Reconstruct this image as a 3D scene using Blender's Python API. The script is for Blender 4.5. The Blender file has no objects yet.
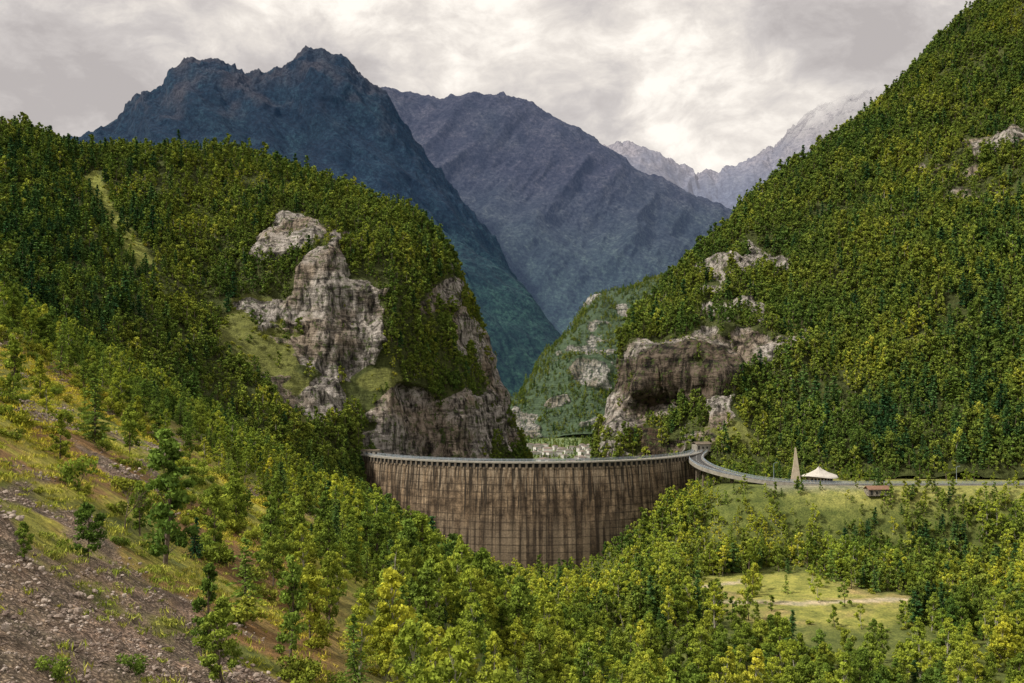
import bpy, math, random
import numpy as np
from mathutils import Vector
rng=np.random.default_rng(7); random.seed(7)
scene=bpy.context.scene
HY=380.0; F=1000.0
def W(px,py,Y): return ((px-512)*Y/F, Y, (HY-py)*Y/F)
def ss(a,b,x):
    t=np.clip((x-a)/(b-a),0,1); return t*t*(3-2*t)
# ---------------------------------------------------------------- noise
def _h(ix,iy,iz,seed):
    with np.errstate(over='ignore'):
        h=(ix.astype(np.int64).astype(np.uint32)*np.uint32(374761393)+iy.astype(np.int64).astype(np.uint32)*np.uint32(668265263)
           +iz.astype(np.int64).astype(np.uint32)*np.uint32(2246822519)+np.uint32((seed*3266489917)&0xffffffff))
        h^=h>>np.uint32(15); h*=np.uint32(2246822519); h^=h>>np.uint32(13); h*=np.uint32(3266489917); h^=h>>np.uint32(16)
    return h.astype(np.float64)/2147483647.5-1.0
def vnoise(x,y,z,seed=0):
    x=np.asarray(x,float);y=np.asarray(y,float)+0*x;z=np.asarray(z,float)+0*x
    ix=np.floor(x);iy=np.floor(y);iz=np.floor(z)
    fx=x-ix;fy=y-iy;fz=z-iz
    fx=fx*fx*(3-2*fx);fy=fy*fy*(3-2*fy);fz=fz*fz*(3-2*fz)
    r=0
    for a in (0,1):
        for b in (0,1):
            for c in (0,1):
                r=r+_h(ix+a,iy+b,iz+c,seed)*(fx if a else 1-fx)*(fy if b else 1-fy)*(fz if c else 1-fz)
    return r
def fbm(x,y,z=0.0,o=4,seed=0,ridged=False):
    s=0;a=1.0;t=0
    for i in range(o):
        n=vnoise(x,y,z,seed+i*17)
        if ridged: n=1-2*np.abs(n)
        s=s+a*n;t+=a;a*=0.5;x=x*2.03+3.1;y=y*2.03+1.7;z=z*2.03+5.3
    return s/t
# ---------------------------------------------------------------- material helpers
class NT:
    def __init__(s,name):
        s.m=bpy.data.materials.new(name); s.m.use_nodes=True; s.t=s.m.node_tree; s.t.nodes.clear()
        s.out=s.t.nodes.new('ShaderNodeOutputMaterial')
    def n(s,typ,ins=None,**kw):
        nd=s.t.nodes.new(typ)
        for k,v in kw.items(): setattr(nd,k,v)
        if ins:
            for k,v in ins.items():
                if isinstance(v,bpy.types.NodeSocket): s.t.links.new(v,nd.inputs[k])
                else: nd.inputs[k].default_value=v
        return nd
    def math(s,op,a,b=0.0,c=0.0,clamp=False):
        return s.n('ShaderNodeMath',{0:a,1:b,2:c},operation=op,use_clamp=clamp).outputs[0]
    def mix(s,f,a,b,bt='MIX'):
        def c(v): return v if isinstance(v,bpy.types.NodeSocket) else (*v,1)[:4]
        nd=s.n('ShaderNodeMix',data_type='RGBA',blend_type=bt)
        for i,v in ((0,f),(6,c(a)),(7,c(b))):
            if isinstance(v,bpy.types.NodeSocket): s.t.links.new(v,nd.inputs[i])
            else: nd.inputs[i].default_value=v
        return nd.outputs[2]
    def ramp(s,f,stops):
        nd=s.n('ShaderNodeValToRGB',{0:f}); e=nd.color_ramp.elements
        while len(e)<len(stops): e.new(0.5)
        for i,(p,c) in enumerate(stops):
            e[i].position=p; e[i].color=(*c,1) if hasattr(c,'__len__') else (c,c,c,1)
        return nd.outputs[0]
    def noise(s,vec,scale,detail=4,rough=0.55):
        return s.n('ShaderNodeTexNoise',{'Vector':vec,'Scale':scale,'Detail':detail,'Roughness':rough}).outputs[0]
    def pos(s): return s.n('ShaderNodeNewGeometry').outputs['Position']
    def mapv(s,vec,scale): return s.n('ShaderNodeMapping',{'Vector':vec,'Scale':scale}).outputs[0]
    def attr(s,name): return s.n('ShaderNodeAttribute',attribute_name=name)
    def bump(s,h,dist,strength=1.0): return s.n('ShaderNodeBump',{'Height':h,'Distance':dist,'Strength':strength}).outputs[0]
    def finish(s,color,rough=0.85,bump=None,emis=None,es=1.0,metal=0.0,alpha=None):
        d={'Base Color':color if isinstance(color,bpy.types.NodeSocket) else (*color,1),'Roughness':rough,'Metallic':metal,'Specular IOR Level':0.25}
        if bump is not None: d['Normal']=bump
        if alpha is not None: d['Alpha']=alpha
        if emis is not None: d['Emission Color']=emis if isinstance(emis,bpy.types.NodeSocket) else (*emis,1); d['Emission Strength']=es
        p=s.n('ShaderNodeBsdfPrincipled',d); s.t.links.new(p.outputs[0],s.out.inputs[0]); return s.m

def leaf_mat(name,c1,c2,c3,trans=0.3,ts=1.0):
    s=NT(name); rnd=s.n('ShaderNodeObjectInfo').outputs['Random']
    col=s.ramp(rnd,[(0,c1),(0.5,c2),(1,c3)])
    big=s.noise(s.pos(),0.018,2)
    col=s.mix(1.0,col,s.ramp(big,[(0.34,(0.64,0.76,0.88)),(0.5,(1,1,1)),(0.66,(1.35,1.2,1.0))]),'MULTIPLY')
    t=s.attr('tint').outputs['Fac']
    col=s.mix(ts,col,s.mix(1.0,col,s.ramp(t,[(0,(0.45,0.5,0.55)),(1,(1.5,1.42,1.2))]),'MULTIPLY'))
    d=s.n('ShaderNodeBsdfDiffuse',{'Color':col})
    if trans>0:
        tr=s.n('ShaderNodeBsdfTranslucent',{'Color':col})
        d=s.n('ShaderNodeMixShader',{0:trans,1:d.outputs[0],2:tr.outputs[0]})
    s.t.links.new(d.outputs[0],s.out.inputs[0]); return s.m
M_bark=NT('bark'); M_bark=M_bark.finish(M_bark.ramp(M_bark.noise(M_bark.pos(),3),[(0.3,(0.07,0.05,0.035)),(0.7,(0.18,0.14,0.11))]),0.9)
M_pale=NT('pale_bark'); M_pale=M_pale.finish(M_pale.ramp(M_pale.noise(M_pale.pos(),3),[(0.3,(0.2,0.18,0.14)),(0.7,(0.42,0.39,0.33))]),0.9)
def mul(c,k): return tuple(tuple(v*k for v in x) for x in c)
CL=((0.13,0.19,0.036),(0.18,0.245,0.040),(0.25,0.295,0.048)); CB=((0.27,0.35,0.055),(0.34,0.41,0.06),(0.42,0.45,0.07))
CF=((0.034,0.082,0.034),(0.055,0.115,0.038),(0.085,0.15,0.045)); CLa=((0.105,0.17,0.038),(0.145,0.22,0.042),(0.20,0.27,0.05))
HL=((0.105,0.160,0.034),(0.14,0.195,0.038),(0.185,0.23,0.044)); HB=((0.18,0.24,0.04),(0.215,0.27,0.044),(0.26,0.29,0.05))
M_leaf=leaf_mat('broadleaf_foliage',*mul(CL,1.12),0.25); M_bright=leaf_mat('young_foliage',*CB,0.3)
M_fir=leaf_mat('conifer_needles',*CF,0.0); M_larch=leaf_mat('larch_needles',*mul(CLa,1.15),0.2)
F_leaf=leaf_mat('hillside_broadleaf',*HL,0.0,0.7); F_bright=leaf_mat('hillside_young_foliage',*HB,0.0,0.7); F_larch=leaf_mat('hillside_larch',*mul(CLa,0.95),0.0,0.7)
M_shrub=leaf_mat('shrub_foliage',(0.15,0.20,0.035),(0.24,0.28,0.04),(0.34,0.33,0.055),0.0)
M_grass=leaf_mat('grass_blades',(0.30,0.34,0.05),(0.40,0.40,0.06),(0.50,0.43,0.10),0.0)
s=NT('scree_stone'); M_stn=s.finish(s.ramp(s.n('ShaderNodeObjectInfo').outputs['Random'],[(0,(0.16,0.12,0.10)),(0.6,(0.31,0.25,0.21)),(1,(0.46,0.39,0.34))]),0.9)
# ---------------------------------------------------------------- mesh helper
def mesh_np(name,verts,quads,mats,midx=None,smooth=False,attrs=None):
    me=bpy.data.meshes.new(name)
    verts=np.asarray(verts,np.float32); quads=np.asarray(quads,np.int32)
    me.vertices.add(len(verts)); me.vertices.foreach_set('co',verts.ravel())
    nq=len(quads); me.loops.add(nq*4); me.loops.foreach_set('vertex_index',quads.ravel())
    me.polygons.add(nq); me.polygons.foreach_set('loop_start',np.arange(0,nq*4,4,dtype=np.int32))
    me.polygons.foreach_set('loop_total',np.full(nq,4,np.int32))
    for m in mats: me.materials.append(m)
    if midx is not None: me.polygons.foreach_set('material_index',np.asarray(midx,np.int32))
    me.polygons.foreach_set('use_smooth',np.full(nq,smooth))
    me.update(calc_edges=True)
    for k,(typ,dom,arr) in (attrs or {}).items():
        a=me.attributes.new(k,typ,dom)
        a.data.foreach_set({'FLOAT':'value','FLOAT_COLOR':'color'}[typ],np.asarray(arr,np.float32).ravel())
    return me
def add(name,me,parent=None,loc=(0,0,0)):
    o=bpy.data.objects.new(name,me); scene.collection.objects.link(o); o.location=loc
    if parent: o.parent=parent
    return o
class QB:  # quad builder
    def __init__(s): s.v=[];s.f=[];s.m=[];s.t=[];s.n=0
    def put(s,v,f,m=0,t=0.5):
        v=np.asarray(v,float);f=np.asarray(f,int)
        s.v.append(v); s.f.append(f+s.n); s.n+=len(v); s.m.append(np.full(len(f),m)); s.t.append(np.full(len(f),t) if np.isscalar(t) else t)
    def tube(s,p0,p1,r0,r1,m=0,k=6):
        p0=np.array(p0,float);p1=np.array(p1,float);d=p1-p0;d/=np.linalg.norm(d)+1e-9
        a=np.cross(d,[0,0,1.0]); 
        if np.linalg.norm(a)<1e-3:a=np.array([1.0,0,0])
        a/=np.linalg.norm(a);b=np.cross(d,a);an=np.arange(k)*2*math.pi/k
        c=np.outer(np.cos(an),a)+np.outer(np.sin(an),b)
        v=np.vstack([p0+c*r0,p1+c*r1]);f=[[i,(i+1)%k,k+(i+1)%k,k+i] for i in range(k)]
        s.put(v,f,m)
    def box(s,c,d,m=0,rz=0.0,taper=1.0):
        x,y,z=[q/2 for q in d]
        v=np.array([[-x,-y,-z],[x,-y,-z],[x,y,-z],[-x,y,-z],[-x*taper,-y*taper,z],[x*taper,-y*taper,z],[x*taper,y*taper,z],[-x*taper,y*taper,z]])
        cr,sr=math.cos(rz),math.sin(rz); v=v@np.array([[cr,sr,0],[-sr,cr,0],[0,0,1]])+np.array(c)
        s.put(v,[[0,3,2,1],[4,5,6,7],[0,1,5,4],[1,2,6,5],[2,3,7,6],[3,0,4,7]],m)
    def leaves(s,c,size,asp,m,t,flat=0.0,axis=None):
        n=len(c); a=rng.normal(size=(n,3)) if axis is None else axis+rng.normal(size=(n,3))*0.25
        a[:,2]*=(1-flat); a/=np.linalg.norm(a,axis=1)[:,None]
        b=rng.normal(size=(n,3)); b[:,2]*=(1-flat); b-=a*(a*b).sum(1)[:,None]; b/=np.linalg.norm(b,axis=1)[:,None]
        sz=(size*rng.uniform(0.6,1.3,n))[:,None]
        v=np.stack([c-a*sz,c-b*sz*asp,c+a*sz,c+b*sz*asp],1).reshape(-1,3)
        s.put(v,np.arange(4*n).reshape(n,4),m,t)
    def mesh(s,name,mats,smooth=False):
        return mesh_np(name,np.vstack(s.v),np.vstack(s.f),mats,np.concatenate(s.m),smooth,{'tint':('FLOAT','FACE',np.concatenate(s.t))})
def broadleaf(name,H,R,ncl,nl,ls,mat,bark,base=0.2,pk=0.16):
    q=QB(); bend=rng.normal(size=2)*H*0.03
    def tr(t): return np.array([bend[0]*math.sin(t*2.5),bend[1]*math.sin(t*3),H*t])
    tk=H*0.012+0.03
    for i in range(6):
        a,b=i/6*0.93,(i+1)/6*0.93; q.tube(tr(a),tr(b),tk*(1.25-a),tk*(1.25-b)*0.95 if i<5 else 0.02)
    for k in range(ncl):
        t=base+(1-base)*((k+rng.random())/ncl)**0.9
        prof=math.sin(math.pi*min(1,((t-base)/(1-base))*(0.98-pk)+pk))**0.8
        an=rng.random()*6.28; rr=R*prof*rng.uniform(0.25,1.0)
        c=tr(t)+np.array([math.cos(an)*rr,math.sin(an)*rr,rng.normal()*0.02*H])
        if k%2==0: q.tube(tr(max(0.08,t-0.18)),c,tk*0.35,0.015,0,4)
        cr=R*rng.uniform(0.2,0.36)*(0.7+0.4*prof); tint=rng.random()
        n=int(nl*rng.uniform(0.6,1.3)); p=rng.normal(size=(n,3)); p/=np.linalg.norm(p,axis=1)[:,None]; p*=(rng.random(n)**0.45)[:,None]
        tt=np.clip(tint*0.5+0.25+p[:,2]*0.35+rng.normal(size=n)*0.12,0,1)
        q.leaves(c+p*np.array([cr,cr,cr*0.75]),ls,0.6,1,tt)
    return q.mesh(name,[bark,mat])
def conifer(name,H,R,lev,nb,m,ls,mat,sparse=0.0,power=0.85):
    q=QB(); q.tube((0,0,0),(0,0,H*0.55),H*0.014+.03,H*0.008+.02); q.tube((0,0,H*0.55),(0,0,H),H*0.008+.02,0.01)
    for k in range(lev):
        t=0.08+0.9*(k+rng.random()*0.6)/lev
        r=R*(1-t)**power*rng.uniform(0.65,1.2)+0.12
        for j in range(nb):
            if rng.random()<sparse: continue
            an=rng.random()*6.28; L=r*rng.uniform(0.5,1.2); d=np.array([math.cos(an),math.sin(an),0])
            u=np.linspace(0.12,1,m)+rng.normal(size=m)*0.04; dz=0.25*u-0.35*u*u
            c=np.array([0,0,H*t])+np.outer(u*L,d)+np.outer(dz*L*0.8,[0,0,1])+rng.normal(size=(m,3))*ls*0.35
            ax=np.tile(d+np.array([0,0,-0.1]),(m,1))
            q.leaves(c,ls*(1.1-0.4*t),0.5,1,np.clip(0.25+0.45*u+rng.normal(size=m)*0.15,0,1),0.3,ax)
            if L>1 and m>4: q.tube((0,0,H*t),c[-1],0.03,0.01,0,3)
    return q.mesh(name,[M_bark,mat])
def shrub(name,H,R,n,ls,mat):
    q=QB()
    for i in range(5):
        an=rng.random()*6.28; q.tube((0,0,0),(math.cos(an)*R*0.5,math.sin(an)*R*0.5,H*0.7),0.04,0.01,0,3)
    for k in range(9):
        an=rng.random()*6.28; rr=R*rng.random()**0.5*0.75; c=np.array([math.cos(an)*rr,math.sin(an)*rr,H*rng.uniform(0.25,0.75)])
        m=n//9; p=rng.normal(size=(m,3)); p/=np.linalg.norm(p,axis=1)[:,None]; p*=(rng.random(m)**0.4)[:,None]
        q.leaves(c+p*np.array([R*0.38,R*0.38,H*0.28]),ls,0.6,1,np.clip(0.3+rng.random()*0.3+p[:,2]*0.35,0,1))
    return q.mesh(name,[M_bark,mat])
def tuft(name):
    q=QB(); n=60; p=rng.normal(size=(n,3))*np.array([0.45,0.45,0]); ax=np.tile([0,0,1.0],(n,1))+rng.normal(size=(n,3))*0.45
    q.leaves(p+np.array([0,0,0.14]),0.22,0.16,0,rng.random(n),0,ax); return q.mesh(name,[M_grass])
def stones(name):
    q=QB()
    for k in range(12):
        c=np.array([rng.normal()*0.8,rng.normal()*0.8,0.0]); r_=rng.uniform(0.08,0.30); nu_,nv_=7,5; v=[]
        for i in range(nv_):
            ph=math.pi*i/(nv_-1)
            for j in range(nu_):
                a=2*math.pi*j/nu_; rr=r_*rng.uniform(0.75,1.2); v.append(c+np.array([math.sin(ph)*math.cos(a)*rr,math.sin(ph)*math.sin(a)*rr,math.cos(ph)*rr*0.7]))
        q.put(v,[[i*nu_+j,i*nu_+(j+1)%nu_,(i+1)*nu_+(j+1)%nu_,(i+1)*nu_+j] for i in range(nv_-1) for j in range(nu_)],0)
    return q.mesh(name,[M_stn])
def coll(name,meshes):
    c=bpy.data.collections.new(name)
    for i,me in enumerate(meshes):
        o=bpy.data.objects.new('%s_%02d'%(name,i),me); c.objects.link(o)
    return c
# near set: 0-2 broadleaf,3-4 bright,5-6 larch,7-8 fir,9-10 shrub,11 tuft, 12 oval pine, 13 slender green, 14 stones
near=[broadleaf('bl0',12,3.4,42,85,0.27,M_leaf,M_bark),broadleaf('bl1',13,2.9,44,80,0.27,M_leaf,M_bark),broadleaf('bl2',10,3.2,38,85,0.26,M_leaf,M_bark,0.12),
 broadleaf('br0',12,2.4,40,65,0.26,M_bright,M_pale,0.22),broadleaf('br1',13,2.8,34,70,0.27,M_bright,M_pale,0.25),
 conifer('la0',13,3.1,26,8,8,0.34,M_larch,0.3,0.7),conifer('la1',11,2.9,22,8,8,0.33,M_larch,0.3,0.65),
 conifer('fi0',14,2.8,32,10,8,0.33,M_fir,0.1),conifer('fi1',12,2.8,26,10,8,0.33,M_fir,0.15,0.75),
 shrub('sh0',1.8,1.5,600,0.15,M_shrub),shrub('sh1',2.6,1.7,650,0.17,M_leaf),tuft('tuft'),
 broadleaf('pi0',12,2.5,46,75,0.25,M_larch,M_bark,0.08,0.4),broadleaf('pi1',10,2.0,38,70,0.24,M_leaf,M_bark,0.06,0.4),stones('stones')]
C_near=coll('woodland_species',near)
# far set: 0-2 broadleaf,3 bright,4 larch,5-6 fir,7 shrub,8 oval
far=[broadleaf('fbl0',10,3.8,14,52,0.5,F_leaf,M_bark,0.1),broadleaf('fbl1',12,3.2,15,50,0.48,F_leaf,M_bark,0.12),broadleaf('fbl2',9,4.0,13,54,0.5,F_leaf,M_bark,0.08),
 broadleaf('fbr',10,3.0,13,50,0.46,F_bright,M_pale,0.15),conifer('fla',12,3.0,13,6,4,0.7,F_larch,0.1,0.7),
 conifer('ffi0',14,2.8,15,7,4,0.7,M_fir,0.05),conifer('ffi1',11,2.6,12,7,4,0.7,M_fir,0.05,0.7),shrub('fsh',2.5,2.0,220,0.33,M_shrub),broadleaf('fov',11,2.6,15,48,0.45,F_larch,M_bark,0.06,0.4),
 broadleaf('gbl0',11,3.4,18,55,0.40,M_leaf,M_bark,0.1),broadleaf('gbr0',11,2.7,17,50,0.38,M_bright,M_pale,0.15)]
C_far=coll('hillside_species',far)
def scatter(name,pos,idx,scl,C):
    n=len(pos); me=bpy.data.meshes.new(name); me.vertices.add(n); me.vertices.foreach_set('co',np.asarray(pos,np.float32).ravel())
    a=me.attributes.new('scl','FLOAT_VECTOR','POINT'); s=np.stack([scl*rng.uniform(0.85,1.15,n),scl*rng.uniform(0.85,1.15,n),scl*rng.uniform(0.85,1.2,n)],1); a.data.foreach_set('vector',s.astype(np.float32).ravel())
    a=me.attributes.new('rot','FLOAT_VECTOR','POINT'); r=np.stack([rng.normal(size=n)*0.05,rng.normal(size=n)*0.05,rng.random(n)*6.28],1); a.data.foreach_set('vector',r.astype(np.float32).ravel())
    a=me.attributes.new('idx','INT','POINT'); a.data.foreach_set('value',np.asarray(idx,np.int32))
    o=add(name,me)
    ng=bpy.data.node_groups.new(name+'_scatter','GeometryNodeTree')
    ng.interface.new_socket('Geometry',in_out='INPUT',socket_type='NodeSocketGeometry'); ng.interface.new_socket('Geometry',in_out='OUTPUT',socket_type='NodeSocketGeometry')
    N=ng.nodes; L=ng.links; gi=N.new('NodeGroupInput'); go=N.new('NodeGroupOutput'); ci=N.new('GeometryNodeCollectionInfo')
    ci.inputs['Collection'].default_value=C; ci.inputs['Separate Children'].default_value=True; ci.inputs['Reset Children'].default_value=True
    ip=N.new('GeometryNodeInstanceOnPoints'); ip.inputs['Pick Instance'].default_value=True
    def na(nm,t): x=N.new('GeometryNodeInputNamedAttribute'); x.data_type=t; x.inputs['Name'].default_value=nm; return x.outputs['Attribute']
    L.new(gi.outputs[0],ip.inputs['Points']); L.new(ci.outputs[0],ip.inputs['Instance']); L.new(na('idx','INT'),ip.inputs['Instance Index'])
    L.new(na('rot','FLOAT_VECTOR'),ip.inputs['Rotation']); L.new(na('scl','FLOAT_VECTOR'),ip.inputs['Scale']); L.new(ip.outputs[0],go.inputs[0])
    md=o.modifiers.new('scatter','NODES'); md.node_group=ng; print(name,n); return o
# ---------------------------------------------------------------- terrain function
def smax(a,b,k): 
    h=np.clip(0.5+0.5*(a-b)/k,0,1); return b*(1-h)+a*h+k*h*(1-h)
def Hf(x,y):
    x=np.asarray(x,float);y=np.asarray(y,float)
    und=fbm(x/55,y/55,0.3,4,3)*5.5*ss(20,120,np.hypot(x,y))+fbm(x/11,y/11,0.7,4,9)*1.1
    A=-22-0.6*x-0.17*y+und; A=np.where(A>110,110+(A-110)*0.1,A)
    s=ss(438,474,y)*ss(62,112,x)
    dip=ss(345,425,y)*ss(62,25,x)*ss(-60,-15,x)*11
    rs=ss(420,500,y)*ss(35,100,x)*14*(1-s)
    B=-82-dip+rs+fbm(x/60,y/60,4.,3,5)*2.2*(1-s)+fbm(x/8,y/8,4.,2,5)*0.25*(1-s)+s*31.6
    h=smax(A,B,8.0)
    g=ss(545,600,y); return h*(1-g)+(-190+fbm(x/200,y/200,1.,3,8)*6)*g
# colours
def lerp3(a,b,m): return a*(1-m[...,None])+np.array(b)*m[...,None]
def clear(x,y):
    n=fbm(x/15,y/15,9.,3,55)
    a=((x-103)/44)**2+((y-376)/50)**2; b=((x-142)/22)**2+((y-372)/12)**2
    return ss(1.2,0.7,np.minimum(a,b)+n*0.6)
def ground_cols(x,y):
    n1=fbm(x/28,y/28,2.,4,21); n2=fbm(x/7,y/7,2.,4,31)
    c=np.zeros(x.shape+(3,))+np.array([0.12,0.145,0.038])
    slope=ss(-0.08,-0.20,x/np.maximum(y,1)+n1*0.08)*ss(330,200,y)
    c=lerp3(c,(0.38,0.36,0.07),slope*ss(-0.5,0.2,n2+n1*0.5+0.2))
    soil=slope*ss(0.06,0.30,n1+n2*0.5+0.3*ss(0.0,0.6,fbm(x/18,y/18,6.,2,19))); c=lerp3(c,(0.24,0.12,0.07),soil*0.85)
    ch=fbm((x+0.3*y)/9,(y-0.2*x)/45,5.,4,77)+0.6*fbm(x/14,y/14,3.,4,177)
    scree=ss(0.0,0.22,ch*0.9+n2*0.6-0.27+0.36*ss(105,60,y)*ss(-0.1,-0.3,x/np.maximum(y,1)))*slope
    c=lerp3(c,(0.35,0.275,0.235),scree*0.95)
    cl=clear(x,y)
    c=lerp3(c,(0.32,0.32,0.08),cl*ss(-0.7,0.1,n2)*0.6+cl*0.4); c=lerp3(c,(0.34,0.26,0.13),cl*ss(0.0,0.35,n1+n2*.4)*0.8)
    path=ss(4.5,2.0,np.abs(y-371-5*np.sin(x/22)+n2*3))*ss(68,82,x+n2*5)*ss(165,150,x)
    path=np.maximum(path,ss(4,2,np.abs(y-398-0.35*(x-70)+n2*3))*ss(56,64,x)*ss(100,92,x))
    c=lerp3(c,(0.52,0.44,0.33),path*0.9)
    ap=ss(458,464,y)*ss(120,150,x)*ss(540,500,y); c=lerp3(c,(0.26,0.265,0.08),ap)
    pk=ss(467,472,y)*ss(118,124,x)*ss(505,495,y)*ss(172,165,x); c=lerp3(c,(0.25,0.24,0.22),pk*0.7)
    far=ss(700,1500,y); c=lerp3(c,(0.15,0.20,0.09),far)
    return c,scree
# ground sheet, polar
r=np.exp(np.linspace(math.log(2.0),math.log(45000),1150))
th=np.concatenate([np.linspace(-180,-40,50)[:-1],np.linspace(-40,-31,60)[:-1],np.linspace(-31,31,720),np.linspace(31,40,60)[1:],np.linspace(40,180,50)[1:]])*math.pi/180
Rg,T=np.meshgrid(r,th,indexing='ij'); X=Rg*np.sin(T); Y=Rg*np.cos(T); Z=Hf(X,Y)
cols,scree=ground_cols(X,Y)
Z=Z+scree*fbm(X*0.9,Y*0.9,1.,2,15)*0.25
def grid_quads(a,b): 
    i=np.arange(a*b).reshape(a,b); return np.stack([i[:-1,:-1],i[:-1,1:],i[1:,1:],i[1:,:-1]],-1).reshape(-1,4)
def col4(c): return np.concatenate([c,np.ones(c.shape[:-1]+(1,))],-1).reshape(-1,4)
s=NT('ground_mat'); p=s.pos(); c=s.attr('Col').outputs['Color']; sc=s.attr('rock').outputs['Fac']
nf=s.noise(p,1.3,6,0.7); nm=s.noise(p,0.25,5,0.6)
c=s.mix(1.0,c,s.ramp(nf,[(0.3,(0.4,0.42,0.4)),(0.5,(1,1,1)),(0.7,(1.5,1.45,1.3))]),'MULTIPLY')
c=s.mix(1.0,c,s.ramp(nm,[(0.35,(0.6,0.66,0.6)),(0.65,(1.28,1.22,1.15))]),'MULTIPLY')
pw=s.n('ShaderNodeVectorMath',{0:p,1:s.n('ShaderNodeTexNoise',{'Vector':p,'Scale':0.8}).outputs['Color']},operation='ADD').outputs[0]
vor=s.n('ShaderNodeTexVoronoi',{'Vector':pw,'Scale':3.4,'Randomness':1.0}).outputs['Distance']
c=s.mix(sc,c,s.mix(1.0,c,s.ramp(vor,[(0.0,(1.6,1.55,1.5)),(0.55,(0.45,0.42,0.4))]),'MULTIPLY'))
M_ground=s.finish(c,0.95,s.bump(s.math('ADD',nf,s.math('MULTIPLY',vor,s.math('MULTIPLY',sc,-0.5))),0.6))
me=mesh_np('ground',np.stack([X,Y,Z],-1).reshape(-1,3),grid_quads(*X.shape)[:,::-1],[M_ground],smooth=True,attrs={'Col':('FLOAT_COLOR','POINT',col4(cols)),'rock':('FLOAT','POINT',scree)})
add('ground',me)
# ---------------------------------------------------------------- lofted mountains
def cr(P,t):
    n=len(P); t=np.clip(t,0,n-1-1e-6); i=np.floor(t).astype(int); f=(t-i).reshape((-1,)+(1,)*(P.ndim-1))
    g=lambda k:P[np.clip(i+k,0,n-1)]
    p0,p1,p2,p3=g(-1),g(0),g(1),g(2); m1=(p2-p0)*0.5*0.85; m2=(p3-p1)*0.5*0.85
    return (2*f**3-3*f**2+1)*p1+(f**3-2*f**2+f)*m1+(-2*f**3+3*f**2)*p2+(f**3-f**2)*m2
def loft(rows,nu,nv):
    P=np.array([[W(*q) for q in r] for r in rows],float)
    A=cr(P,np.linspace(0,len(P)-1,nv)); A=np.swapaxes(A,0,1); A=cr(A,np.linspace(0,A.shape[0]-1,nu)); return np.swapaxes(A,0,1)
def normals(A):
    du=np.gradient(A,axis=1);dv=np.gradient(A,axis=0);n=np.cross(du,dv);return n/(np.linalg.norm(n,axis=-1)[...,None]+1e-9)
def blobmask(A,blobs,n,lo=0.02,hi=0.22,zones=(),zc=-0.2):
    bx=A[...,0]/A[...,1]*F+512; by=HY-A[...,2]/A[...,1]*F; m=np.full(bx.shape,-1.0); mz=np.full(bx.shape,-1.0)
    for L_,is_z in ((blobs,0),(zones,1)):
        for (cx,cy,rx,ry,rot) in L_:
            c,s_=math.cos(rot),math.sin(rot); u=(bx-cx)*c+(by-cy)*s_; v=-(bx-cx)*s_+(by-cy)*c
            q=1-np.sqrt((u/rx)**2+(v/ry)**2)
            if is_z: mz=np.maximum(mz,q)
            else: m=np.maximum(m,q)
    base=np.maximum(np.clip(m*1.25,-0.9,0.5),np.clip(mz*0.8+zc-0.0,-0.9,zc))
    return ss(lo,hi,base+n)
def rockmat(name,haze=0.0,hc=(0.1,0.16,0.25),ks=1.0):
    s=NT(name); p=s.mapv(s.pos(),(ks,ks,ks)); c=s.attr('Col').outputs['Color']; rk=s.attr('rock').outputs['Fac']
    n1=s.noise(s.mapv(p,(0.28,0.28,0.065)),1.0,8,0.72); n2=s.noise(s.mapv(p,(0.06,0.06,0.30)),1.0,6,0.65); n3=s.noise(p,0.03,4,0.6); n4=s.noise(p,0.35,6,0.7)
    rc=s.ramp(n1,[(0.39,(0.03,0.028,0.026)),(0.455,(0.185,0.175,0.16)),(0.51,(0.42,0.395,0.37)),(0.61,(0.63,0.605,0.575))])
    rc=s.mix(1.0,rc,s.ramp(n2,[(0.40,(0.34,0.33,0.32)),(0.46,(0.9,0.88,0.86)),(0.7,(1.15,1.12,1.1))]),'MULTIPLY')
    rc=s.mix(1.0,rc,s.ramp(n3,[(0.40,(0.70,0.61,0.52)),(0.52,(1.0,0.98,0.98))]),'MULTIPLY')
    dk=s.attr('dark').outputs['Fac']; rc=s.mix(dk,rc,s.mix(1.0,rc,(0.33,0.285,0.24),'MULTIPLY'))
    rc=s.mix(s.ramp(n4,[(0.54,0.0),(0.62,0.85)]),rc,(0.085,0.12,0.03))
    fc=s.mix(1.0,c,s.ramp(n4,[(0.3,(0.5,0.5,0.5)),(0.7,(1.5,1.45,1.3))]),'MULTIPLY')
    edge=s.math('MULTIPLY_ADD',s.math('SUBTRACT',n4,0.5),2.4,rk)
    col=s.mix(s.ramp(edge,[(0.4,0.0),(0.55,1.0)]),fc,rc)
    if haze>0: col=s.mix(haze,col,hc)  # aerial haze mixed straight into the surface colour
    h=s.math('ADD',s.math('MULTIPLY',n1,1.0),n2)
    return s.finish(col,0.92,s.bump(h,5.0/ks,1.0))
M_rock=rockmat('mountain_rock'); M_rockfar=rockmat('hazy_hill',0.25,(0.09,0.14,0.14),0.35)
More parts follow.
